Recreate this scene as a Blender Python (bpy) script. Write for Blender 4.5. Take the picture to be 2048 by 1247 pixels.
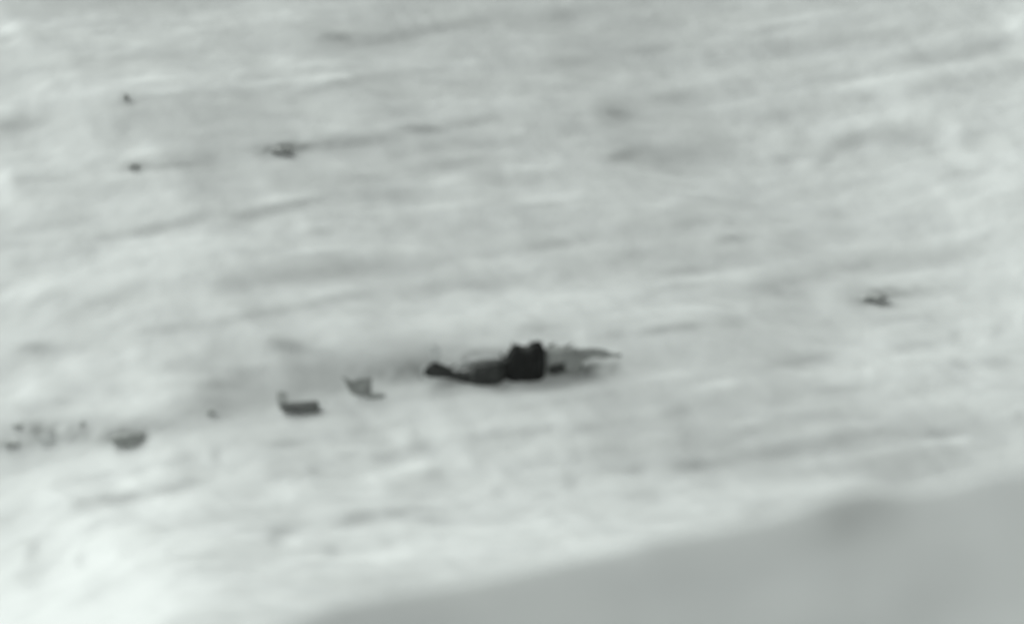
import bpy, bmesh, math, random
import numpy as np
from mathutils import Vector, Matrix, noise

for o in list(bpy.data.objects):
    bpy.data.objects.remove(o, do_unlink=True)
scene = bpy.context.scene
COL = scene.collection
R = math.radians

# ------------------------------------------------------------------ camera
DIST, DEPR, FOCAL = 220.0, R(12), 132.0
cam_pos = Vector((0.0, -DIST * math.cos(DEPR), DIST * math.sin(DEPR)))
cd = bpy.data.cameras.new('camera')
cam = bpy.data.objects.new('camera', cd)
COL.objects.link(cam)
cam.location = cam_pos
cam.rotation_euler = (math.pi / 2 - DEPR, 0, 0)
cd.lens, cd.sensor_width, cd.sensor_fit = FOCAL, 36.0, 'HORIZONTAL'
cd.clip_start, cd.clip_end = 1.0, 12000.0
cd.dof.use_dof = True                       # long lens focused a little beyond the slope
cd.dof.focus_distance = 330.0
cd.dof.aperture_fstop = 0.105
scene.camera = cam

# ------------------------------------------------------------------ light: overcast, soft sun behind and left
SUN_EL, SUN_AZ = R(34), R(-55)              # azimuth measured from +Y towards +X
TINT = (0.93, 1.0, 0.957)
sun_dir = Vector((math.cos(SUN_EL) * math.sin(SUN_AZ), math.cos(SUN_EL) * math.cos(SUN_AZ), math.sin(SUN_EL)))
w = bpy.data.worlds.new('World')
scene.world = w
w.use_nodes = True
nt = w.node_tree
bg = nt.nodes['Background']
sky = nt.nodes.new('ShaderNodeTexSky')
sky.sky_type = 'NISHITA'
sky.sun_disc = False
sky.sun_elevation, sky.sun_rotation = SUN_EL, SUN_AZ
bw = nt.nodes.new('ShaderNodeRGBToBW')
mul = nt.nodes.new('ShaderNodeMix')
mul.data_type, mul.blend_type = 'RGBA', 'MULTIPLY'
mul.inputs[0].default_value = 1.0
mul.inputs[7].default_value = (*TINT, 1)
nt.links.new(sky.outputs[0], bw.inputs[0])
nt.links.new(bw.outputs[0], mul.inputs[6])
nt.links.new(mul.outputs[2], bg.inputs['Color'])
bg.inputs['Strength'].default_value = 0.06
sd = bpy.data.lights.new('sun', 'SUN')
sd.energy, sd.angle, sd.color = 1.5, R(65), TINT
so = bpy.data.objects.new('sun', sd)
COL.objects.link(so)
so.rotation_euler = (-sun_dir).to_track_quat('-Z', 'Y').to_euler()
scene.view_settings.view_transform = 'Standard'
scene.view_settings.look = 'None'
scene.view_settings.gamma = 1.0
scene.view_settings.use_curve_mapping = False
scene.view_settings.exposure = 1.09
scene.render.engine = 'CYCLES'
scene.cycles.use_denoising = True
scene.cycles.max_bounces = 6
scene.cycles.diffuse_bounces = 3

# ------------------------------------------------------------------ materials
def nodes_mat(name):
    m = bpy.data.materials.new(name)
    m.use_nodes = True
    t = m.node_tree
    return m, t, t.nodes['Principled BSDF']

def snow_material():
    m, t, b = nodes_mat('snow')
    geo = t.nodes.new('ShaderNodeNewGeometry')
    mp = t.nodes.new('ShaderNodeMapping')
    mp.inputs['Rotation'].default_value = (0, 0, R(-12))
    mp.inputs['Scale'].default_value = (0.12, 0.5, 0.5)
    n1 = t.nodes.new('ShaderNodeTexNoise')
    n1.inputs['Scale'].default_value = 1.0
    n1.inputs['Detail'].default_value = 6
    rmp = t.nodes.new('ShaderNodeValToRGB')
    rmp.color_ramp.elements[0].position, rmp.color_ramp.elements[0].color = 0.3, (0.765, 0.77, 0.775, 1)
    rmp.color_ramp.elements[1].position, rmp.color_ramp.elements[1].color = 0.7, (0.815, 0.82, 0.82, 1)
    n2 = t.nodes.new('ShaderNodeTexNoise')
    n2.inputs['Scale'].default_value = 3.0
    n2.inputs['Detail'].default_value = 8
    bp = t.nodes.new('ShaderNodeBump')
    bp.inputs['Strength'].default_value = 0.35
    bp.inputs['Distance'].default_value = 0.06
    t.links.new(geo.outputs['Position'], mp.inputs[0])
    t.links.new(mp.outputs[0], n1.inputs[0])
    t.links.new(n1.outputs[0], rmp.inputs[0])
    t.links.new(rmp.outputs[0], b.inputs['Base Color'])
    t.links.new(geo.outputs['Position'], n2.inputs[0])
    t.links.new(n2.outputs[0], bp.inputs['Height'])
    t.links.new(bp.outputs[0], b.inputs['Normal'])
    # soot and blown dirt lying on the snow round the wreck, along its track and by the rocks; also darker hollows, and shade painted on the ridge mound
    at = t.nodes.new('ShaderNodeAttribute')
    at.attribute_name = 'soot_and_shade'
    mx = t.nodes.new('ShaderNodeMix')
    mx.data_type = 'RGBA'
    mx.inputs[7].default_value = (0.17, 0.175, 0.17, 1)
    t.links.new(at.outputs['Fac'], mx.inputs[0])
    t.links.new(rmp.outputs[0], mx.inputs[6])
    t.links.new(mx.outputs[2], b.inputs['Base Color'])
    b.inputs['Roughness'].default_value = 0.75
    b.inputs['Specular IOR Level'].default_value = 0.15
    return m
SNOW = snow_material()

def metal_material(name, col, col2, rough=0.6, metallic=0.3, scale=2.5):
    m, t, b = nodes_mat(name)
    tc = t.nodes.new('ShaderNodeTexCoord')
    n = t.nodes.new('ShaderNodeTexNoise')
    n.inputs['Scale'].default_value = scale
    n.inputs['Detail'].default_value = 7
    rp = t.nodes.new('ShaderNodeValToRGB')
    rp.color_ramp.elements[0].position, rp.color_ramp.elements[0].color = 0.35, (*col, 1)
    rp.color_ramp.elements[1].position, rp.color_ramp.elements[1].color = 0.68, (*col2, 1)
    bp = t.nodes.new('ShaderNodeBump')
    bp.inputs['Strength'].default_value = 0.4
    bp.inputs['Distance'].default_value = 0.03
    t.links.new(tc.outputs['Object'], n.inputs[0])
    t.links.new(n.outputs[0], rp.inputs[0])
    t.links.new(rp.outputs[0], b.inputs['Base Color'])
    t.links.new(n.outputs[0], bp.inputs['Height'])
    t.links.new(bp.outputs[0], b.inputs['Normal'])
    b.inputs['Roughness'].default_value = rough
    b.inputs['Metallic'].default_value = metallic
    return m
CHAR = metal_material('charred_metal', (0.004, 0.0042, 0.004), (0.012, 0.0125, 0.012), 0.85, 0.0)
SOOT = metal_material('sooty_metal', (0.022, 0.023, 0.022), (0.05, 0.052, 0.05), 0.8, 0.0)
DARK = metal_material('dark_paint', (0.12, 0.122, 0.12), (0.2, 0.205, 0.2), 0.6, 0.1)
GREY = metal_material('dull_grey_skin', (0.27, 0.275, 0.27), (0.4, 0.41, 0.4), 0.6, 0.1)
FROST = metal_material('frosted_skin', (0.66, 0.67, 0.67), (0.76, 0.77, 0.77), 0.7, 0.0)
PALE = metal_material('pale_grey_skin', (0.5, 0.51, 0.5), (0.62, 0.63, 0.62), 0.6, 0.1)

def rock_material(name, col, snow_from, snow_to):
    m, t, b = nodes_mat(name)
    geo = t.nodes.new('ShaderNodeNewGeometry')
    sep = t.nodes.new('ShaderNodeSeparateXYZ')
    n = t.nodes.new('ShaderNodeTexNoise')
    n.inputs['Scale'].default_value = 1.8
    n.inputs['Detail'].default_value = 8
    rp = t.nodes.new('ShaderNodeValToRGB')
    rp.color_ramp.elements[0].position, rp.color_ramp.elements[0].color = 0.3, tuple(c * 0.6 for c in col) + (1,)
    rp.color_ramp.elements[1].position, rp.color_ramp.elements[1].color = 0.7, tuple(c * 1.35 for c in col) + (1,)
    add = t.nodes.new('ShaderNodeMath')
    add.operation = 'ADD'
    mr = t.nodes.new('ShaderNodeMapRange')
    mr.inputs['From Min'].default_value, mr.inputs['From Max'].default_value = snow_from + 0.5, snow_to + 0.5
    mx = t.nodes.new('ShaderNodeMix')
    mx.data_type = 'RGBA'
    mx.inputs[7].default_value = (0.79, 0.8, 0.8, 1)
    bp = t.nodes.new('ShaderNodeBump')
    bp.inputs['Strength'].default_value = 0.6
    bp.inputs['Distance'].default_value = 0.1
    t.links.new(geo.outputs['Position'], n.inputs[0])
    t.links.new(n.outputs[0], rp.inputs[0])
    t.links.new(geo.outputs['Normal'], sep.inputs[0])
    t.links.new(sep.outputs['Z'], add.inputs[0])
    t.links.new(n.outputs[0], add.inputs[1])
    t.links.new(add.outputs[0], mr.inputs['Value'])
    t.links.new(mr.outputs[0], mx.inputs[0])
    t.links.new(rp.outputs[0], mx.inputs[6])
    t.links.new(mx.outputs[2], b.inputs['Base Color'])
    t.links.new(n.outputs[0], bp.inputs['Height'])
    t.links.new(bp.outputs[0], b.inputs['Normal'])
    b.inputs['Roughness'].default_value = 0.9
    return m
ROCK = rock_material('rock', (0.44, 0.445, 0.44), 1.5, 1.8)

# ------------------------------------------------------------------ the slope
# Snow relief: wind-packed drifts and hollows. Each entry is one drift (+) or hollow (-): where it lies, its half
# length, half width, tilt and how strongly its face turns to (+) or away from (-) the light.
XS = [0, 256, 512, 768, 1024, 1280, 1536, 1792, 2048]
YS = [0, 125, 250, 375, 500, 625, 750, 875, 1000, 1125, 1247]
TONE = [
 [190, 190, 188, 182, 184, 182, 188, 194, 205],
 [197, 195, 190, 187, 186, 184, 192, 198, 205],
 [198, 193, 188, 186, 188, 186, 190, 200, 205],
 [205, 200, 188, 186, 190, 191, 194, 203, 206],
 [210, 207, 200, 192, 192, 190, 193, 198, 208],
 [212, 207, 200, 197, 203, 198, 191, 202, 214],
 [218, 214, 190, 188, 192, 190, 190, 208, 212],
 [216, 221, 213, 210, 205, 190, 185, 190, 198],
 [246, 236, 222, 219, 222, 212, 206, 194, 194],
 [252, 245, 229, 225, 229, 226, 208, 198, 198],
 [258, 256, 238, 224, 222, 215, 204, 196, 196]]
DRIFTS = """
15 57 25 9 0 22;140 45 70 8 5 8;370 62 25 6 0 9;260 85 30 8 -15 7;420 30 40 6 8 6;300 115 90 8 0 -6;80 140 50 6 0 -5;200 8 200 12 0 -6
150 185 100 12 3 10;300 160 40 6 3 12;335 182 30 6 3 12;430 150 60 15 0 8;10 215 20 6 0 10;252 200 10 8 0 -8;35 247 35 10 3 -17
245 258 20 14 0 -8;290 200 60 6 5 -6;350 230 150 30 3 -7;280 303 35 9 0 17;200 308 25 8 0 10;120 325 50 8 0 10;270 330 16 6 0 -8
330 332 50 5 2 -12;5 355 18 15 0 20;250 352 70 6 0 10;105 355 35 7 -3 -12;170 380 40 10 -5 -8;410 320 25 12 0 -6;420 340 60 40 0 -8;330 385 40 15 0 6
610 55 30 8 -10 -10;675 73 25 7 -3 -20;770 75 45 9 3 -14;700 85 70 10 0 -6;850 58 70 8 8 -12;960 40 60 12 5 -9;1000 85 15 12 0 -6
600 33 25 6 -5 9;685 30 15 8 0 8;565 122 25 8 0 9;650 122 40 8 5 6;790 120 40 8 3 7;640 155 40 6 0 13;545 163 30 5 0 8;720 145 60 5 5 8;840 130 40 5 10 6;935 122 30 8 10 10
690 165 40 9 5 -9;620 182 30 7 10 -8;590 205 15 8 0 -5;770 175 100 20 3 -5;940 165 40 12 0 -6;950 212 60 10 0 10;630 200 30 8 0 5
840 257 28 7 -5 -16;945 243 40 6 5 -12;665 258 25 8 0 10;750 250 40 10 0 5;563 297 28 9 5 -12;640 290 70 8 3 -17;720 285 60 10 3 -10
795 310 20 8 0 -8;880 290 40 8 10 -7;920 325 50 8 10 -9;990 285 40 8 0 -7;800 368 25 6 0 14;890 360 40 9 8 12;740 340 30 5 0 8;1015 335 10 10 0 10
565 360 30 12 -10 -7;710 358 30 8 0 -6;770 388 40 10 3 -12;800 398 20 6 0 -8;990 358 20 10 0 -6;560 397 50 6 3 8;870 412 40 5 3 8;600 408 50 7 8 -12
1125 25 40 12 5 -14;1035 45 25 15 0 -7;1320 38 40 9 -5 -9;1275 5 20 6 0 -6;1140 120 45 9 0 -10;1295 95 35 6 0 -13;1160 150 40 7 -8 -8;1300 130 50 12 0 -5
1060 95 25 8 0 6;1170 45 15 7 0 7;1350 190 35 9 3 -9;1225 225 25 14 0 -17;1190 210 15 6 0 -8;1265 225 20 12 0 -8;1310 172 30 8 0 7;1430 155 40 9 5 8;1480 203 80 6 5 9
1245 308 28 9 8 -14;1370 305 80 16 0 -13;1400 275 40 10 0 -6;1140 262 30 6 0 -6;1060 332 35 7 0 14;1105 390 55 8 3 14;1330 403 25 9 0 9;1040 258 15 5 0 10
1060 358 40 8 3 -5;1100 407 30 4 0 -8;1590 33 60 5 4 8;1570 65 30 6 5 8;1700 105 80 10 3 8;1555 52 25 6 0 -7;1720 72 60 9 3 -9;1870 55 60 10 5 -5;1590 95 60 12 5 -6
1875 110 60 13 -3 -11;1970 90 45 14 5 -10;1990 150 70 20 3 -9;1880 165 50 9 5 -6;2035 50 20 25 0 8;1850 140 120 7 8 9;1770 155 40 8 0 8;1680 175 60 6 8 5
1735 192 30 7 0 -9;1690 150 60 6 0 -6;1830 215 40 10 15 8;1690 242 50 8 10 9;1560 262 30 8 10 10;1555 225 50 10 10 -8;1690 280 35 12 25 -15;1765 265 60 13 5 -11
1650 315 20 10 30 -8;1570 315 20 12 0 -12;1850 282 20 7 0 -10;1905 247 18 8 0 8;1940 270 20 18 0 -6;1935 340 35 7 0 -10;1800 345 60 12 3 8;1930 310 50 8 0 5;1685 390 12 12 0 6;2040 290 10 8 0 -6
85 450 50 8 5 -9;45 483 25 6 0 -9;170 500 30 8 -8 -6;320 453 40 8 6 -17;250 466 70 8 4 -8;390 437 25 10 20 -13;500 432 35 9 5 -14;270 503 60 8 5 7;370 480 60 6 0 7
40 580 60 12 8 11;200 555 100 12 3 7;205 600 30 8 3 -10;480 570 40 14 3 -8;330 655 50 8 3 -11;470 635 60 8 8 -10;70 692 30 8 3 -18;130 695 40 7 0 -6
200 710 70 10 3 8;145 730 25 8 0 10;30 770 50 14 0 12;300 750 60 12 -3 8;60 785 40 8 0 8;440 768 35 11 0 -14;500 742 30 10 0 -10;60 812 20 9 0 -14;120 800 20 6 0 -8
540 418 50 8 6 -12;635 465 25 7 0 -8;602 450 15 14 0 8;530 455 25 10 0 6;640 497 60 6 0 9;810 490 20 15 0 5;600 550 120 15 3 -12;750 535 90 12 3 -9;860 575 30 10 0 -7
960 570 60 12 0 -9;720 595 40 10 0 -5;620 610 60 9 8 -9;540 625 40 8 5 -8;660 580 35 9 3 7;800 650 100 25 0 7;600 660 50 12 0 4;570 690 28 9 -15 -20;620 702 40 9 -12 -12
680 730 110 18 3 -14;760 745 70 22 3 -12;820 740 40 18 0 -16;640 770 40 12 0 -8;530 720 25 7 3 8;850 790 80 8 3 -8;900 800 50 6 5 8;950 790 30 8 0 8
1105 487 35 8 3 -13;1060 490 30 8 0 -6;1200 470 60 8 5 -5;1370 445 40 10 3 -9;1290 500 40 8 8 -7;1465 475 24 6 0 -16;1460 440 10 6 0 -9;1360 538 40 6 3 -9;1200 530 80 18 5 -6
1475 545 40 9 0 14;1400 555 25 6 0 9;1330 562 20 4 8 9;1230 585 50 14 3 9;1100 545 15 15 0 8;1390 615 60 9 3 9;1290 590 20 10 0 -5;1325 657 40 7 5 -15;1400 650 50 8 3 -7
1230 668 18 8 0 -9;1465 645 20 12 0 -8;1160 665 10 10 0 8;1320 750 60 6 5 8;1420 770 40 6 8 7;1200 787 30 8 3 -9;1070 810 60 8 5 -5;1360 820 20 10 0 -10;1430 800 50 10 10 -6
1150 815 50 9 0 7;1290 815 20 8 0 6;1715 530 25 8 0 -10;1740 515 40 10 10 -8;1890 505 70 11 5 -10;1570 560 60 11 8 -9;1660 532 25 7 0 -6;1830 545 60 8 5 7;1680 560 15 8 0 5;1950 460 50 8 3 4
1745 594 26 11 12 -12;1810 580 45 9 3 -12;1880 578 40 8 0 -5;1700 595 25 20 0 -8;1920 648 20 8 0 8;2040 630 10 12 0 13;1960 675 10 12 0 8;1910 670 12 12 0 -11;1995 655 12 12 0 -7
1830 688 40 8 3 -8;1920 720 20 8 0 -8;1980 725 60 10 0 -7;1580 722 40 8 3 -10;1620 715 25 4 3 -8;1690 775 50 6 0 -9;1737 745 9 20 0 8;1612 745 10 8 0 8;1965 765 50 7 3 8;1810 712 35 6 0 5
1640 825 50 10 3 -8;1550 800 30 15 0 -6;2040 825 12 8 0 -12;40 850 40 9 0 -12;95 868 28 9 10 -12;140 875 25 7 0 -10;20 885 30 7 10 -14;165 845 10 8 0 -8;300 860 60 12 0 -14;270 838 25 6 0 -8;440 834 30 6 0 -8;250 880 30 12 0 -12
80 945 50 10 5 8;250 970 20 8 0 9;100 1000 25 8 0 7;120 1065 60 7 0 8;350 1020 40 8 5 7;170 1145 50 20 12 9;215 1158 18 10 0 8;210 950 50 7 0 -8;130 965 50 7 -5 -4;200 1010 60 9 6 -13
160 1018 20 8 0 -5;270 998 18 6 0 -12;350 980 40 8 12 -14;370 965 20 9 0 -8;370 920 30 15 0 -7;430 910 10 12 0 -12;10 1040 20 9 0 -10;50 1025 20 8 0 -6;65 1110 11 14 -40 -14;162 1135 11 10 0 -14
55 1165 25 20 0 -9;315 1055 40 8 0 -8;300 1095 20 10 0 -5;100 1120 30 20 0 -6;320 1130 10 12 30 4;280 1220 60 12 0 8;570 888 40 7 3 -8;690 865 50 7 3 -7;720 858 12 8 0 -6
800 845 30 6 3 -6;830 865 8 10 0 -8;840 895 40 8 3 -9;770 915 20 8 0 -8;960 875 50 12 3 -8;1000 865 20 8 0 -6;690 897 40 6 0 9;800 880 12 14 20 8;560 852 40 6 3 6;740 960 25 12 -10 8;830 938 40 9 10 8
920 930 15 12 0 8;990 945 15 15 0 9;900 862 30 6 3 6;625 940 12 9 0 -10;550 945 30 14 0 -7;870 945 14 10 0 -9;995 988 13 9 0 -10;840 995 14 6 0 -5;710 1043 30 9 5 -15;800 1030 40 8 3 -9;860 1040 20 6 0 -6
560 1072 25 10 15 -12;548 1090 10 14 0 -8;592 1090 15 8 0 10;658 1110 15 10 0 -11;770 1093 14 7 0 -8;790 1117 50 7 0 9;680 1140 25 9 10 7;515 1175 10 10 0 5
1050 865 40 8 5 -12;1095 858 10 8 0 -8;1180 855 40 8 5 -7;1150 910 14 10 0 -9;1210 900 30 8 0 -6;1140 970 14 12 0 -11;1100 965 40 10 0 -5;1270 940 18 10 0 -12;1230 940 40 8 0 -7;1385 930 35 11 0 -16
1470 870 60 15 15 -9;1500 858 15 5 3 -10;1510 905 60 10 8 -10;1370 880 10 12 0 -7;1290 990 25 12 0 -6;1260 840 20 8 0 -6;1085 942 40 7 0 8;1300 868 25 6 0 9;1500 880 15 7 0 15;1120 840 20 6 0 8
1360 966 25 6 5 7;1460 955 18 10 0 7;1500 840 25 5 0 10;1450 1010 60 8 3 5;1140 1080 15 6 0 5;1640 885 70 10 5 -10;1560 900 40 10 3 -8;1750 865 60 6 0 -8;1890 860 35 6 0 -12;1850 930 100 18 0 -6;1650 937 50 7 3 -5
1862 881 16 6 0 26;1915 877 25 6 0 16;1790 893 40 6 8 11;1680 910 60 6 5 8;1720 845 60 6 0 9;1600 975 60 9 5 10;1700 965 40 10 0 7;1750 982 10 6 0 8;2005 915 20 8 0 4
700 748 110 24 6 -6;560 778 70 20 6 -7;430 812 70 18 8 -13;300 848 70 20 6 -13;120 858 90 22 2 -13;1110 782 60 12 4 16;1200 775 50 12 4 12;1030 785 60 9 4 6;860 752 30 9 0 -12;880 695 30 12 0 -8;985 705 70 10 0 -10;1075 655 30 12 0 -10
"""
ALPHA = R(22)                                # the slope rises away from the camera
CA, SA = math.cos(ALPHA), math.sin(ALPHA)
STEP = 0.14
U0, U1, V0, V1 = -47.0, 47.0, -50.0, 58.0
us = np.arange(U0, U1 + 1e-6, STEP)
vs = np.arange(V0, V1 + 1e-6, STEP)
UU, VV = np.meshgrid(us, vs)                 # rows = v
CB, SB = math.cos(DEPR), math.sin(DEPR)

def project(X, Y, Z):
    dx, dy, dz = X - cam_pos.x, Y - cam_pos.y, Z - cam_pos.z
    depth = dy * CB - dz * SB
    up = dy * SB + dz * CB
    k = FOCAL / 36.0 * 2048.0
    return 1024.0 + k * dx / depth, 623.5 - k * up / depth

def tone_map():
    gx, gy = np.arange(-256, 2305, 4.0), np.arange(-256, 1505, 4.0)
    PX, PY = np.meshgrid(gx, gy)
    T = np.array(TONE, float)
    cx, cy = np.clip(PX, 0, 2047.9), np.clip(PY, 0, 1246.9)
    fx = cx / 256.0
    ix = np.clip(fx.astype(int), 0, 7)
    tx = fx - ix
    fy = np.interp(cy, YS, np.arange(len(YS)))
    iy = np.clip(fy.astype(int), 0, len(YS) - 2)
    ty = fy - iy
    tx, ty = tx * tx * (3 - 2 * tx), ty * ty * (3 - 2 * ty)
    B = (T[iy, ix] * (1 - tx) + T[iy, ix + 1] * tx) * (1 - ty) + (T[iy + 1, ix] * (1 - tx) + T[iy + 1, ix + 1] * tx) * ty
    for line in DRIFTS.replace('\n', ';').split(';'):
        p = line.split()
        if len(p) != 6:
            continue
        x, y, sx, sy, a, amp = map(float, p)
        amp *= 0.7 if sx <= 16 else 1.0
        a = -math.radians(a + (3.5 if abs(a) <= 8 and sx > 20 else 0))
        dx, dy = PX - x, PY - y
        e1 = (dx * math.cos(a) + dy * math.sin(a)) / (sx * 0.95)
        e2 = (-dx * math.sin(a) + dy * math.cos(a)) / (sy * 0.95)
        B += DRIFT_GAIN * amp * (0.75 if amp > 0 else 1.0) * np.exp(-0.5 * (np.abs(e1) ** 2.3 + e2 ** 2))
    # the long lens softens small drifts: give them the extra relief they have on the ground
    def soft(z, s):
        ky = np.fft.fftfreq(2 * z.shape[0], 4.0)[:, None]
        kx = np.fft.rfftfreq(2 * z.shape[1], 4.0)[None, :]
        zz = np.pad(z, ((0, z.shape[0]), (0, z.shape[1])), mode='reflect')
        return np.fft.irfft2(np.fft.rfft2(zz) * np.exp(-2 * math.pi ** 2 * s * s * (kx ** 2 + ky ** 2)), zz.shape)[:z.shape[0], :z.shape[1]]
    B = B + 0.3 * (B - soft(B, 60.0)) + 0.25 * (B - soft(B, 18.0))
    return gx, gy, B
DRIFT_GAIN = 1.4
GX, GY, TONES = tone_map()

def sample_tone(px, py):
    fx = np.clip((px - GX[0]) / 4.0, 0, len(GX) - 1.001)
    fy = np.clip((py - GY[0]) / 4.0, 0, len(GY) - 1.001)
    ix, iy = fx.astype(int), fy.astype(int)
    tx, ty = fx - ix, fy - iy
    return (TONES[iy, ix] * (1 - tx) + TONES[iy, ix + 1] * tx) * (1 - ty) + (TONES[iy + 1, ix] * (1 - tx) + TONES[iy + 1, ix + 1] * tx) * ty

SKY_L, SUN_L = 0.251, 0.916                    # light on flat snow from the sky, and from the sun at right angles
SOFT = 0.76                                  # the wide, hazy sun answers less to tilt than a point would
FLAT = False
lu, lv, ln = sun_dir.x, sun_dir.y * CA + sun_dir.z * SA, -sun_dir.y * SA + sun_dir.z * CA
def edge_window(a, lo, hi, m):
    t = np.clip(np.minimum(a - lo, hi - a) / m, 0, 1)
    return t * t * (3 - 2 * t)
WIN = edge_window(UU, U0, U1, 12.0) * edge_window(VV, V0, V1, 11.0)

def smooth_noise(shape, lu_, lv_, ang, seed):
    rng = np.random.RandomState(seed)
    f = np.fft.rfft2(rng.standard_normal(shape))
    kv = np.fft.fftfreq(shape[0], STEP)[:, None]
    ku = np.fft.rfftfreq(shape[1], STEP)[None, :]
    c, s = math.cos(ang), math.sin(ang)
    a, b = ku * c + kv * s, -ku * s + kv * c
    r = np.fft.irfft2(f * np.exp(-2 * (math.pi ** 2) * ((a * lu_) ** 2 + (b * lv_) ** 2)), shape)
    return r / r.std()

def solve_relief():
    h = np.zeros_like(UU)
    if FLAT:
        return h
    ny, nx = UU.shape
    py_, px_ = 2 * ny, 2 * nx
    kv = 2 * math.pi * np.fft.fftfreq(py_, STEP)[:, None]
    ku = 2 * math.pi * np.fft.rfftfreq(px_, STEP)[None, :]
    D = -1j * (ku * lu + kv * lv)
    k2 = ku ** 2 + kv ** 2
    filt = np.conj(D) / (np.abs(D) ** 2 + 0.08 * k2 + 0.0015)
    # fine wind texture, drawn out along the drifts
    fine = (1.5 * smooth_noise(UU.shape, 3.0, 0.45, R(15), 3) + 2.2 * smooth_noise(UU.shape, 1.7, 0.8, R(14), 6)
            + 2.4 * smooth_noise(UU.shape, 0.8, 0.4, R(14), 4) + 2.2 * smooth_noise(UU.shape, 0.3, 0.26, R(14), 5))
    for it in range(7):
        X, Y, Z = UU, VV * CA - h * SA, VV * SA + h * CA
        px, py = project(X, Y, Z)
        t = np.clip(sample_tone(px, py) + fine, 10, 257) / 255.0
        lin = np.where(t <= 0.04045, t / 12.92, ((t + 0.055) / 1.055) ** 2.4)
        hv, hu = np.gradient(h, STEP)
        inv = 1 / np.sqrt(1 + hu ** 2 + hv ** 2)
        nl = np.clip((-hu * lu - hv * lv + ln) * inv, 0, 1)
        nz = (CA - hv * SA * -1.0 * -1.0) * inv
        I = SKY_L * (0.5 + 0.5 * nz) / (0.5 + 0.5 * CA) + SUN_L * (ln + SOFT * (nl - ln))
        r = np.clip((lin - I) / (SUN_L * SOFT), -0.5, 0.5) * WIN
        pad = np.zeros((py_, px_))
        pad[:ny, :nx] = r
        dh = np.fft.irfft2(np.fft.rfft2(pad) * filt, (py_, px_))[:ny, :nx]
        h = h + 0.8 * dh * WIN
    print('RELIEF', h.min(), h.max(), 'residual', np.abs(r).mean())
    return h
H = solve_relief()

def height(u, v):
    fu = min(max((u - U0) / STEP, 0), H.shape[1] - 1.001)
    fv = min(max((v - V0) / STEP, 0), H.shape[0] - 1.001)
    i, j = int(fu), int(fv)
    a, b = fu - i, fv - j
    return (H[j, i] * (1 - a) + H[j, i + 1] * a) * (1 - b) + (H[j + 1, i] * (1 - a) + H[j + 1, i + 1] * a) * b

def ground_z(x, y):
    v = y / CA
    for _ in range(12):
        v = (y + height(x, v) * SA) / CA
    return v * SA + height(x, v) * CA

KPX = FOCAL / 36.0 * 2048.0
def ray(px, py):
    f = Vector((0, CB, -SB))
    upv = Vector((0, SB, CB))
    return (f + Vector((1, 0, 0)) * ((px - 1024.0) / KPX) + upv * ((623.5 - py) / KPX)).normalized()

def ground_at(px, py):
    """point of the snow surface seen at a place in the photograph"""
    d = ray(px, py)
    t0, t1 = 120.0, 400.0
    prev = t0
    t = t0
    while t < t1:
        p = cam_pos + d * t
        if p.z < ground_z(p.x, p.y):
            lo, hi = prev, t
            for _ in range(20):
                m = (lo + hi) / 2
                q = cam_pos + d * m
                if q.z < ground_z(q.x, q.y):
                    hi = m
                else:
                    lo = m
            return cam_pos + d * hi
        prev = t
        t += 1.0
    return cam_pos + d * t1

# soot and dirt: place in the photograph, half length, half width, tilt, strength; also darker patches in hollows and under the blade
STAINS_AND_DARKS = """
1050 736 130 16 2 0.24;1180 738 50 12 0 0.16;1075 660 34 12 0 0.14;960 712 60 10 3 0.22;1195 728 40 10 0 0.16;880 735 50 18 0 0.14;800 742 60 16 3 0.14;720 770 60 18 6 0.13;600 806 50 16 3 0.2
575 690 30 8 -14 0.2;690 735 60 14 0 0.1;440 770 30 8 0 0.1;420 822 30 9 5 0.12;300 858 50 12 4 0.18;250 878 36 13 0 0.26;150 866 50 12 0 0.2;90 862 36 12 5 0.26;20 884 40 9 8 0.22;40 848 40 8 0 0.12
558 298 30 8 4 0.42;640 290 70 7 4 0.16;272 331 22 7 0 0.22;330 332 50 5 2 0.1;252 194 10 9 0 0.22;1745 592 27 10 12 0.48;1815 580 50 8 3 0.14;1465 475 22 6 3 0.15;843 257 30 7 -4 0.16;1330 656 50 7 5 0.1
675 73 40 7 0 0.12;1225 225 24 12 0 0.12;1245 308 26 9 8 0.12;1385 930 34 10 0 0.12;70 692 28 8 3 0.12;35 247 36 9 3 0.1;66 1108 10 13 -30 0.1
"""
def stains_and_darks_at(px, py, U, V):
    s = np.zeros_like(px)
    n1 = smooth_noise(px.shape, 0.55, 0.4, R(12), 21)
    n2 = smooth_noise(px.shape, 0.2, 0.16, R(12), 22)
    for line in STAINS_AND_DARKS.replace('\n', ';').split(';'):
        p = line.split()
        if len(p) != 6:
            continue
        x, y, sx, sy, a, amp = map(float, p)
        a = -math.radians(a)
        e1 = ((px - x) * math.cos(a) + (py - y) * math.sin(a)) / sx
        e2 = (-(px - x) * math.sin(a) + (py - y) * math.cos(a)) / sy
        s += amp * np.exp(-0.5 * (e1 ** 2 + e2 ** 2))
    return np.clip(s * np.clip(1.0 + 0.45 * n1 + 0.35 * n2, 0, 3), 0, 0.8)

def link(o, parent=None):
    COL.objects.link(o)
    if parent:
        o.parent = parent
    return o

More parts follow.
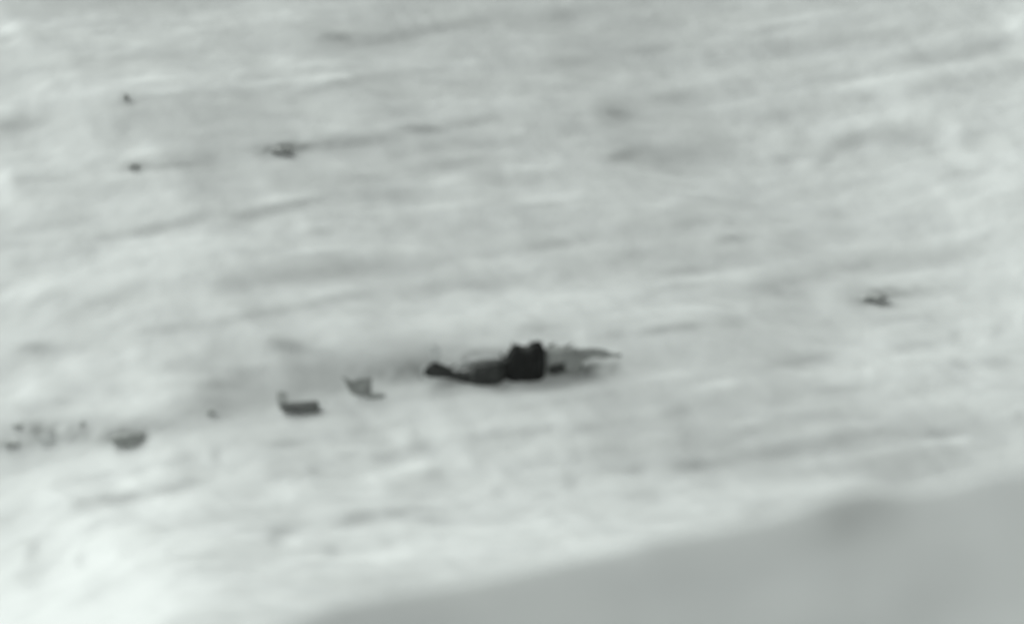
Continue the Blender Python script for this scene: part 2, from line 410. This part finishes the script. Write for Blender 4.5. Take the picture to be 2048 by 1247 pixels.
def build_slope():
    def extend(a, lo, hi):
        pre, x, s = [], a[0], STEP
        while x > lo:
            s *= 1.35
            x -= s
            pre.append(x)
        post, x, s = [], a[-1], STEP
        while x < hi:
            s *= 1.35
            x += s
            post.append(x)
        return np.array(pre[::-1] + list(a) + post), len(pre)
    eu, ou = extend(us, -4000, 4000)
    ev, ov = extend(vs, -3000, 3500)
    A, Bv = np.meshgrid(eu, ev)
    hh = np.zeros_like(A)
    hh[ov:ov + len(vs), ou:ou + len(us)] = H
    # below the frame the slope runs out into a flat gully floor; far above it eases off
    lo = -62.0
    t = np.clip(lo - Bv, 0, None)
    y = Bv * CA - hh * SA
    z = Bv * SA + hh * CA
    z = np.where(Bv < lo, lo * SA - 6.0 * np.tanh(t * SA / 6.0), z)
    far = np.clip(Bv - 400.0, 0, None)
    z = np.where(Bv > 400, 400 * SA + 500 * np.tanh(far * SA / 500.0), z)
    ny, nx = A.shape
    co = np.stack([A, y, z], -1).reshape(-1, 3)
    idx = np.arange(ny * nx).reshape(ny, nx)
    q = np.stack([idx[:-1, :-1], idx[:-1, 1:], idx[1:, 1:], idx[1:, :-1]], -1).reshape(-1, 4)
    me = bpy.data.meshes.new('snow_slope')
    me.vertices.add(len(co))
    me.vertices.foreach_set('co', co.astype(np.float32).ravel())
    me.loops.add(q.size)
    me.loops.foreach_set('vertex_index', q.astype(np.int32).ravel())
    me.polygons.add(len(q))
    me.polygons.foreach_set('loop_start', np.arange(0, q.size, 4, dtype=np.int32))
    me.polygons.foreach_set('use_smooth', np.ones(len(q), dtype=bool))
    me.update(calc_edges=True)
    px, py = project(UU, VV * CA - H * SA, VV * SA + H * CA)
    soot_and_shade = np.zeros_like(A)
    soot_and_shade[ov:ov + len(vs), ou:ou + len(us)] = stains_and_darks_at(px, py, UU, VV)
    me.attributes.new('soot_and_shade', 'FLOAT', 'POINT').data.foreach_set('value', soot_and_shade.astype(np.float32).ravel())
    me.materials.append(SNOW)
    o = link(bpy.data.objects.new('snow_slope', me))
    o['kind'] = 'structure'
    return o
build_slope()

# ------------------------------------------------------------------ the nearer ridge, in its own shade
CREST = [(-900, 1800), (0, 1420), (400, 1305), (560, 1247), (650, 1212), (760, 1190), (900, 1172), (1010, 1150), (1120, 1126), (1230, 1106),
         (1290, 1086), (1400, 1070), (1540, 1042), (1620, 1020), (1700, 1008), (1800, 1000), (1880, 985), (1960, 962), (2048, 948), (2400, 890), (3300, 760)]
RIDGE_D = 118.0
def crest_point(px):
    x = [c[0] for c in CREST]
    y = [c[1] for c in CREST]
    py = float(np.interp(px, x, y)) - float(np.interp(px, [600, 2048], [6, 18]))
    return cam_pos + ray(px, py) * RIDGE_D

def build_ridge():
    pxs = np.arange(-900, 3301, 14.0)
    offs = [-70, -50, -35, -24, -16, -11, -7.5, -5, -3.4, -2.4, -1.7, -1.2, -0.8, -0.4] + list(np.arange(0, 9, 0.25)) + list(np.arange(9, 60, 1.5))
    cps = [crest_point(p) for p in pxs]
    verts, faces = [], []
    mound = crest_point(1690)
    n = len(offs)
    for cp in cps:
        for d in offs:
            if d >= 0:
                drop = 1.3 * (math.sqrt(d * d + 0.03) - 0.173)
            else:
                drop = 0.62 * (math.sqrt(d * d + 0.06) - 0.245)
            x, y = cp.x + 0.42 * d, cp.y - 0.9 * d
            z = cp.z - drop
            wgt = min(1.0, abs(d) / 2.5)
            z += wgt * (0.42 * noise.noise(Vector((x * 0.14, d * 0.45, 3.0))) + 0.12 * noise.noise(Vector((x * 0.45, d * 1.3, 7.0))))
            # a low snow mound on the crest, steeper towards the camera
            e = math.hypot((x - mound.x) / 1.1, (y - mound.y + 0.3) / 0.5)
            z += 0.26 * math.exp(-0.5 * e * e)
            verts.append((x, y, z))
    for i in range(len(cps) - 1):
        for j in range(n - 1):
            a = i * n + j
            faces.append((a, a + 1, a + n + 1, a + n))
    me = bpy.data.meshes.new('snow_ridge')
    me.from_pydata(verts, [], faces)
    me.update()
    face_shade = []
    for v in verts:                          # the mound's dark near face, its shade put into the snow colour
        e = math.hypot((v[0] - mound.x + 0.1) / 1.15, (v[1] - mound.y + 0.5) / 0.38)
        face_shade.append(0.3 * math.exp(-0.5 * e * e) * (1 + 0.5 * noise.noise(Vector(v) * 1.2)))
    me.attributes.new('soot_and_shade', 'FLOAT', 'POINT').data.foreach_set('value', face_shade)
    for p in me.polygons:
        p.use_smooth = True
    me.materials.append(SNOW)
    o = link(bpy.data.objects.new('snow_ridge', me))
    o['kind'] = 'structure'
build_ridge()

# ------------------------------------------------------------------ helpers for things
def thing(o, label, cat, group=None):
    o['label'], o['category'] = label, cat
    if group:
        o['group'] = group
    return o

def empty(name, loc):
    o = bpy.data.objects.new(name, None)
    o.location = loc
    return link(o)

def mesh_obj(name, verts, faces, mat, parent=None, smooth=False, bevel=0.0, thick=0.0):
    me = bpy.data.meshes.new(name)
    me.from_pydata([tuple(v) for v in verts], [], faces)
    bm = bmesh.new()
    bm.from_mesh(me)
    bmesh.ops.recalc_face_normals(bm, faces=bm.faces)
    bm.to_mesh(me)
    bm.free()
    me.update()
    if smooth:
        for p in me.polygons:
            p.use_smooth = True
    me.materials.append(mat)
    o = link(bpy.data.objects.new(name, me), parent)
    if thick:
        s = o.modifiers.new('thickness', 'SOLIDIFY')
        s.thickness = thick
        s.offset = 0
    if bevel:
        b = o.modifiers.new('edges', 'BEVEL')
        b.width, b.segments = bevel, 2
    return o

def crumple(v, amp, freq, seed):
    p = Vector(v) * freq + Vector((seed * 3.1, seed * 1.7, seed * 5.3))
    d = noise.noise_vector(p) + 0.5 * noise.noise_vector(p * 2.3)
    return Vector(v) + d * amp

def loft(name, sections, mat, parent=None, nseg=14, amp=0.08, freq=1.3, seed=1, cap=True, p=2.6, sub=3):
    """closed body through sections (x, y, z, half_y, half_z), superellipse outline, crumpled"""
    S = []
    for a, b in zip(sections[:-1], sections[1:]):
        for k in range(sub):
            t = k / sub
            S.append([a[i] * (1 - t) + b[i] * t for i in range(5)])
    S.append(list(sections[-1]))
    verts, faces = [], []
    for s in S:
        for k in range(nseg):
            a = 2 * math.pi * k / nseg
            c, q = math.cos(a), math.sin(a)
            y = s[1] + s[3] * math.copysign(abs(c) ** (2 / p), c)
            z = s[2] + s[4] * math.copysign(abs(q) ** (2 / p), q)
            verts.append(crumple((s[0], y, z), amp, freq, seed))
    for i in range(len(S) - 1):
        for k in range(nseg):
            a, b = i * nseg + k, i * nseg + (k + 1) % nseg
            faces.append((a, b, b + nseg, a + nseg))
    if cap:
        faces.append(tuple(range(nseg))[::-1])
        faces.append(tuple(range((len(S) - 1) * nseg, len(S) * nseg)))
    return mesh_obj(name, verts, faces, mat, parent)

def sheet(name, outline, mat, parent=None, y0=0.0, curve=None, thick=0.03, amp=0.06, freq=1.5, seed=1, n=9):
    """torn sheet of skin: outline in (x, z), filled as a fine grid between its lower and upper edge"""
    lower, upper = outline
    verts, faces = [], []
    lx = np.linspace(0, 1, n * 2)
    def at(poly, t):
        ts = np.linspace(0, 1, len(poly))
        return np.array([np.interp(t, ts, [p[0] for p in poly]), np.interp(t, ts, [p[1] for p in poly])])
    for i, t in enumerate(lx):
        a, b = at(lower, t), at(upper, t)
        for j in range(n):
            s = j / (n - 1)
            q = a * (1 - s) + b * s
            y = y0 + (curve(t, s) if curve else 0)
            verts.append(crumple((q[0], y, q[1]), amp, freq, seed))
    for i in range(len(lx) - 1):
        for j in range(n - 1):
            a = i * n + j
            faces.append((a, a + 1, a + n + 1, a + n))
    return mesh_obj(name, verts, faces, mat, parent, thick=thick)

def tube(name, pts, rad, mat, parent=None, seg=8, taper=1.0, flat=1.0):
    verts, faces = [], []
    pts = [Vector(p) for p in pts]
    for i, p in enumerate(pts):
        d = (pts[min(i + 1, len(pts) - 1)] - pts[max(i - 1, 0)]).normalized()
        a = d.cross(Vector((0, 1, 0.01))).normalized()
        b = d.cross(a)
        r = rad * (1 + (taper - 1) * i / (len(pts) - 1))
        for k in range(seg):
            an = 2 * math.pi * k / seg
            verts.append(p + a * (r * math.cos(an)) + b * (r * flat * math.sin(an)))
    for i in range(len(pts) - 1):
        for k in range(seg):
            a, b = i * seg + k, i * seg + (k + 1) % seg
            faces.append((a, b, b + seg, a + seg))
    faces.append(tuple(range(seg)))
    faces.append(tuple(range((len(pts) - 1) * seg, len(pts) * seg)))
    return mesh_obj(name, verts, faces, mat, parent)

# ------------------------------------------------------------------ the wreck
base = ground_at(1030, 757)
M = (base - cam_pos).length / KPX            # metres for one pixel of the photograph at the wreck
wreck = thing(empty('aircraft_wreck', base + Vector((0, 0.75, -0.16))), 'burnt and broken aircraft wreck with torn black upright section, lying across the snow slope', 'wreckage')
def W(px, py, y=0.0):
    return ((px - 1030) * M, y, (757 - py) * M)
def wl(secs):
    return [(*[(s[0] - 1030) * M, s[4] if len(s) > 4 else 0.0, (757 - (s[1] + s[2]) / 2) * M], s[3], abs(s[2] - s[1]) / 2 * M) for s in secs]
# sections: px, top py, bottom py, half depth m, (y)
loft('fuselage', wl([(936, 740, 768, 0.5, -.3), (948, 721, 769, 0.8, -.5), (975, 717, 770, 0.9, -.55), (995, 715, 769, 0.9, -.5), (1012, 714, 768, 0.7, -.1), (1050, 706, 766, 0.7, 0), (1082, 704, 762, 0.7, 0)]),
     SOOT, wreck, amp=0.09, seed=2)
cabin = loft('cabin_shell', wl([(1000, 734, 764, 0.5, -.1), (1007, 720, 764, 0.7, -.1), (1014, 706, 764, 0.8, -.1), (1021, 694, 764, 0.9, -.1), (1030, 688, 764, 0.95, -.1), (1042, 692, 764, 0.95, -.1), (1054, 691, 763, 0.95, -.1), (1062, 684, 763, 0.95, -.1), (1078, 680, 761, 0.9, -.1), (1086, 687, 758, 0.7, -.1), (1091, 702, 752, 0.5, -.1)]),
             CHAR, wreck, amp=0.08, seed=5, p=4.5)
sheet('torn_edge', ([W(1017, 700), W(1024, 696), W(1032, 695), W(1040, 697)], [W(1020, 684), W(1028, 678), W(1035, 679), W(1039, 689)]) and
      ([(W(a, b)[0], W(a, b)[2]) for a, b in ((1012, 712), (1024, 706), (1034, 704), (1044, 706))],
       [(W(a, b)[0], W(a, b)[2]) for a, b in ((1015, 700), (1024, 688), (1034, 682), (1042, 695))]), CHAR, cabin, y0=-0.6, thick=0.1, amp=0.05, seed=8)
sheet('torn_edge', ([(W(a, b)[0], W(a, b)[2]) for a, b in ((1054, 706), (1064, 704), (1076, 704), (1090, 706))],
      [(W(a, b)[0], W(a, b)[2]) for a, b in ((1055, 694), (1064, 681), (1072, 675), (1082, 679), (1089, 694))]), CHAR, cabin, y0=-0.5, thick=0.15, amp=0.05, seed=9)
for k, (a, b) in enumerate(((1024, 681), (1060, 679), (1083, 680))):
    tube('frame_rib', [W(a, 750, -0.9), W(a - 1, 720, -0.98), W(a, 700, -0.8), W(a + 1, b, -0.2)], 0.05, SOOT, cabin)
loft('tail_boom', wl([(894, 734, 751, 0.25, -.6), (915, 737, 755, 0.28, -.65), (932, 737, 762, 0.4, -.65), (952, 728, 768, 0.6, -.5)]), SOOT, wreck, amp=0.05, seed=11, nseg=10)
loft('tail_cone', wl([(849, 732, 748, 0.2, -.5), (860, 723, 751, 0.3, -.5), (872, 720, 751, 0.35, -.5), (888, 725, 752, 0.3, -.5), (904, 734, 754, 0.25, -.5)]), SOOT, wreck, amp=0.05, seed=12, nseg=10)
sheet('tail_fin', ([(W(a, b)[0], W(a, b)[2]) for a, b in ((861, 730), (870, 729), (880, 730))],
      [(W(a, b)[0], W(a, b)[2]) for a, b in ((852, 690), (868, 685), (883, 688))]), FROST, wreck, y0=-0.4, thick=0.06, amp=0.05, seed=13)
sheet('tail_plane', ([(W(a, b)[0], W(a, b)[2]) for a, b in ((846, 758), (858, 756), (872, 754))],
      [(W(a, b)[0], W(a, b)[2]) for a, b in ((843, 728), (854, 727), (866, 730))]), FROST, wreck, y0=-0.6, thick=0.05, amp=0.05, seed=14)
# the pale nose on the right, crushed, with a dark opening
nose = loft('nose_panel', wl([(1082, 700, 756, 0.55), (1098, 693, 757, 0.8), (1120, 692, 756, 0.85), (1142, 692, 755, 0.75), (1158, 698, 752, 0.5), (1165, 712, 746, 0.3)]), GREY, wreck, amp=0.1, seed=17)
sheet('opening', ([(W(a, b)[0], W(a, b)[2]) for a, b in ((1096, 738), (1110, 742), (1128, 738), (1152, 722))],
      [(W(a, b)[0], W(a, b)[2]) for a, b in ((1097, 726), (1112, 721), (1130, 717), (1152, 712))]), SOOT, nose, y0=-0.85, curve=lambda t, s: 0.75 * (2 * t - 1) ** 2 * (t > 0.5), thick=0.08, amp=0.04, seed=18)
sheet('blade', ([(W(a, b)[0], W(a, b)[2]) for a, b in ((1146, 730), (1165, 722), (1185, 713), (1212, 713), (1222, 711), (1243, 710))],
      [(W(a, b)[0], W(a, b)[2]) for a, b in ((1146, 690), (1165, 693), (1185, 693), (1208, 696), (1218, 702), (1243, 705))]), GREY, wreck, y0=-0.2, thick=0.1, amp=0.07, freq=1.1, seed=19)
sheet('torn_skin', ([(W(a, b)[0], W(a, b)[2]) for a, b in ((905, 745), (930, 742), (960, 735), (1010, 730))],
      [(W(a, b)[0], W(a, b)[2]) for a, b in ((912, 732), (930, 724), (970, 718), (1012, 716))]), FROST, wreck, y0=0.2, thick=0.05, amp=0.08, seed=21)

# ------------------------------------------------------------------ debris down the track
def debris(name, px, py, label, cat, parts):
    g = ground_at(px, py)
    m = (g - cam_pos).length / KPX
    e = thing(empty(name, g + Vector((0, 0.3, -0.06))), label, cat, 'wreckage scattered along the track')
    def P(a, b):
        return ((a - px) * m, (py - b) * m)
    parts(e, P, m)
    return e

def d1(e, P, m):
    secs = [(562, 806, 819, .3), (580, 804, 822, .4), (600, 803, 825, .45), (618, 801, 828, .45), (632, 801, 828, .35), (637, 806, 823, .2)]
    loft('bent_bar', [(P(s[0], 0)[0], 0, (P(0, s[1])[1] + P(0, s[2])[1]) / 2, s[3], (s[2] - s[1]) / 2 * m) for s in secs], DARK, e, amp=0.04, seed=31, nseg=10)
    sheet('curled_lip', ([P(558, 818), P(566, 818), P(576, 816)], [P(553, 786), P(562, 783), P(574, 788)]), PALE, e, y0=-0.1, curve=lambda t, s: 0.3 * s, thick=0.04, seed=32)
debris('wreckage_bar', 600, 828, 'dark bent bar with a curled left end, lying alone lowest left of the wreck', 'debris', d1)

def d2(e, P, m):
    sheet('torn_sheet', ([P(700, 785), P(712, 790), P(728, 789), P(742, 786)], [P(684, 752), P(706, 762), P(722, 758), P(744, 757)]), GREY, e, y0=0.1, curve=lambda t, s: -0.3 * (1 - s), thick=0.05, seed=34, amp=0.08)
    secs = [(732, 784, 796, .15), (748, 784, 798, .25), (764, 785, 798, .25), (776, 787, 797, .15)]
    loft('bar', [(P(s[0], 0)[0], -0.2, (P(0, s[1])[1] + P(0, s[2])[1]) / 2, s[3], (s[2] - s[1]) / 2 * m) for s in secs], GREY, e, amp=0.04, seed=35, nseg=8)
debris('torn_panel', 735, 795, 'grey notched torn panel with a short bar at its right, nearest the wreck', 'debris', d2)

def d3(e, P, m):
    secs = [(220, 876, 883, .2), (232, 870, 886, .4), (256, 866, 891, .45), (276, 864, 896, .4), (284, 865, 896, .25)]
    loft('slab', [(P(s[0], 0)[0], 0, (P(0, s[1])[1] + P(0, s[2])[1]) / 2, s[3], (s[2] - s[1]) / 2 * m) for s in secs], GREY, e, amp=0.06, seed=37, nseg=10, p=6)
debris('wreckage_slab', 255, 892, 'grey blocky slab of wreckage half sunk in the snow far left', 'debris', d3)

def d4(e, P, m):
    sheet('crumpled_sheet', ([P(74, 880), P(90, 884), P(110, 882), P(156, 884)], [P(62, 864), P(80, 870), P(104, 860), P(124, 872), P(158, 872)]), FROST, e, y0=0.0, curve=lambda t, s: -0.35 * (1 - s), thick=0.06, seed=41, amp=0.1)
debris('crumpled_sheet_wreckage', 105, 884, 'pale grey crumpled sheet at the far left end of the debris track', 'debris', d4)

# small broken pieces strewn along the track
def fragment(px, py, wpx, hpx, mat, label, seed):
    g = ground_at(px, py + hpx * 0.5) + Vector((0, 0.1, -0.02))
    m = (g - cam_pos).length / KPX
    secs = [(-0.5, 0.35, 0.5), (-0.3, 0.0, 0.9), (0.1, -0.05, 1.0), (0.4, 0.1, 0.85), (0.5, 0.3, 0.5)]
    o = loft('wreckage_fragment', [(a * wpx * m, 0, hpx * m * (0.5 - b * 0.4), 0.3 * wpx * m, hpx * m * 0.5 * c) for a, b, c in secs], mat, None, amp=0.09, freq=2.2, seed=seed, nseg=8, p=4, sub=2)
    o.location = g
    thing(o, label, 'debris', 'wreckage scattered along the track')
fragment(421, 823, 16, 12, PALE, 'small grey square fragment alone between the bent bar and the slab', 51)
fragment(165, 846, 14, 9, PALE, 'small grey fragment just above and right of the crumpled sheet', 52)
fragment(38, 850, 26, 7, PALE, 'low grey strip of wreckage above the far left end of the track', 53)
fragment(24, 884, 34, 7, PALE, 'low grey strip of wreckage at the left picture edge, below the others', 54)

# ------------------------------------------------------------------ rocks
def rock(px, py, wpx, hpx, label, mat=ROCK, seed=1, dpx=None, at=None, lean=0.0):
    g = at or ground_at(px, py + hpx * 0.5)
    m = (g - cam_pos).length / KPX
    bm = bmesh.new()
    bmesh.ops.create_icosphere(bm, subdivisions=4, radius=1.0)
    for v in bm.verts:
        c = v.co.copy()
        f = 1 + 0.32 * noise.noise(c * 1.3 + Vector((seed * 7.7, 0, 0))) + 0.14 * noise.noise(c * 3.1 + Vector((0, seed * 3.3, 0)))
        # facets
        c = c * f
        c.z = max(c.z, -0.55)
        v.co = Vector(((c.x + lean * c.z) * wpx * 0.5 * m, c.y * (dpx or wpx) * 0.35 * m, (c.z + 0.15) * hpx * 0.8 * m))
    me = bpy.data.meshes.new('rock')
    bm.to_mesh(me)
    bm.free()
    me.materials.append(mat)
    for p in me.polygons:
        p.use_smooth = True
    o = link(bpy.data.objects.new('rock', me))
    o.location = g
    thing(o, label, 'rock', 'rocks showing through the snow')
    return o
rock(560, 297, 40, 8, 'dark flat rock with a long shadowy streak to its right, upper left', seed=1, lean=0.3)
rock(268, 330, 24, 6, 'small low rock at left of a thin streak, upper left below a white drift', seed=2)
rock(252, 193, 12, 9, 'tiny pointed rock alone near the upper left', seed=3)
rock(1745, 592, 46, 13, 'dark wedge-shaped rock showing through the snow at right', seed=4, lean=0.5)

# ragged strips of skin standing off the wreck
for k, (a, b, c, d, y, mt) in enumerate(((1096, 694, 1112, 684, 0.2, GREY), (1130, 694, 1146, 686, 0.1, GREY), (1160, 735, 1182, 728, -0.3, GREY), 
                                         (1008, 716, 1000, 704, 0.0, SOOT), (896, 740, 912, 728, 0.1, DARK), (850, 748, 838, 756, -0.1, GREY), (1150, 748, 1175, 750, -0.5, PALE))):
    tube('torn_strip', [W(a, b, y), W(a * 0.6 + c * 0.4, b * 0.55 + d * 0.45, y - 0.1), W(c, d, y)], 4.0 * M, mt, wreck, taper=0.35, flat=0.3, seg=6)
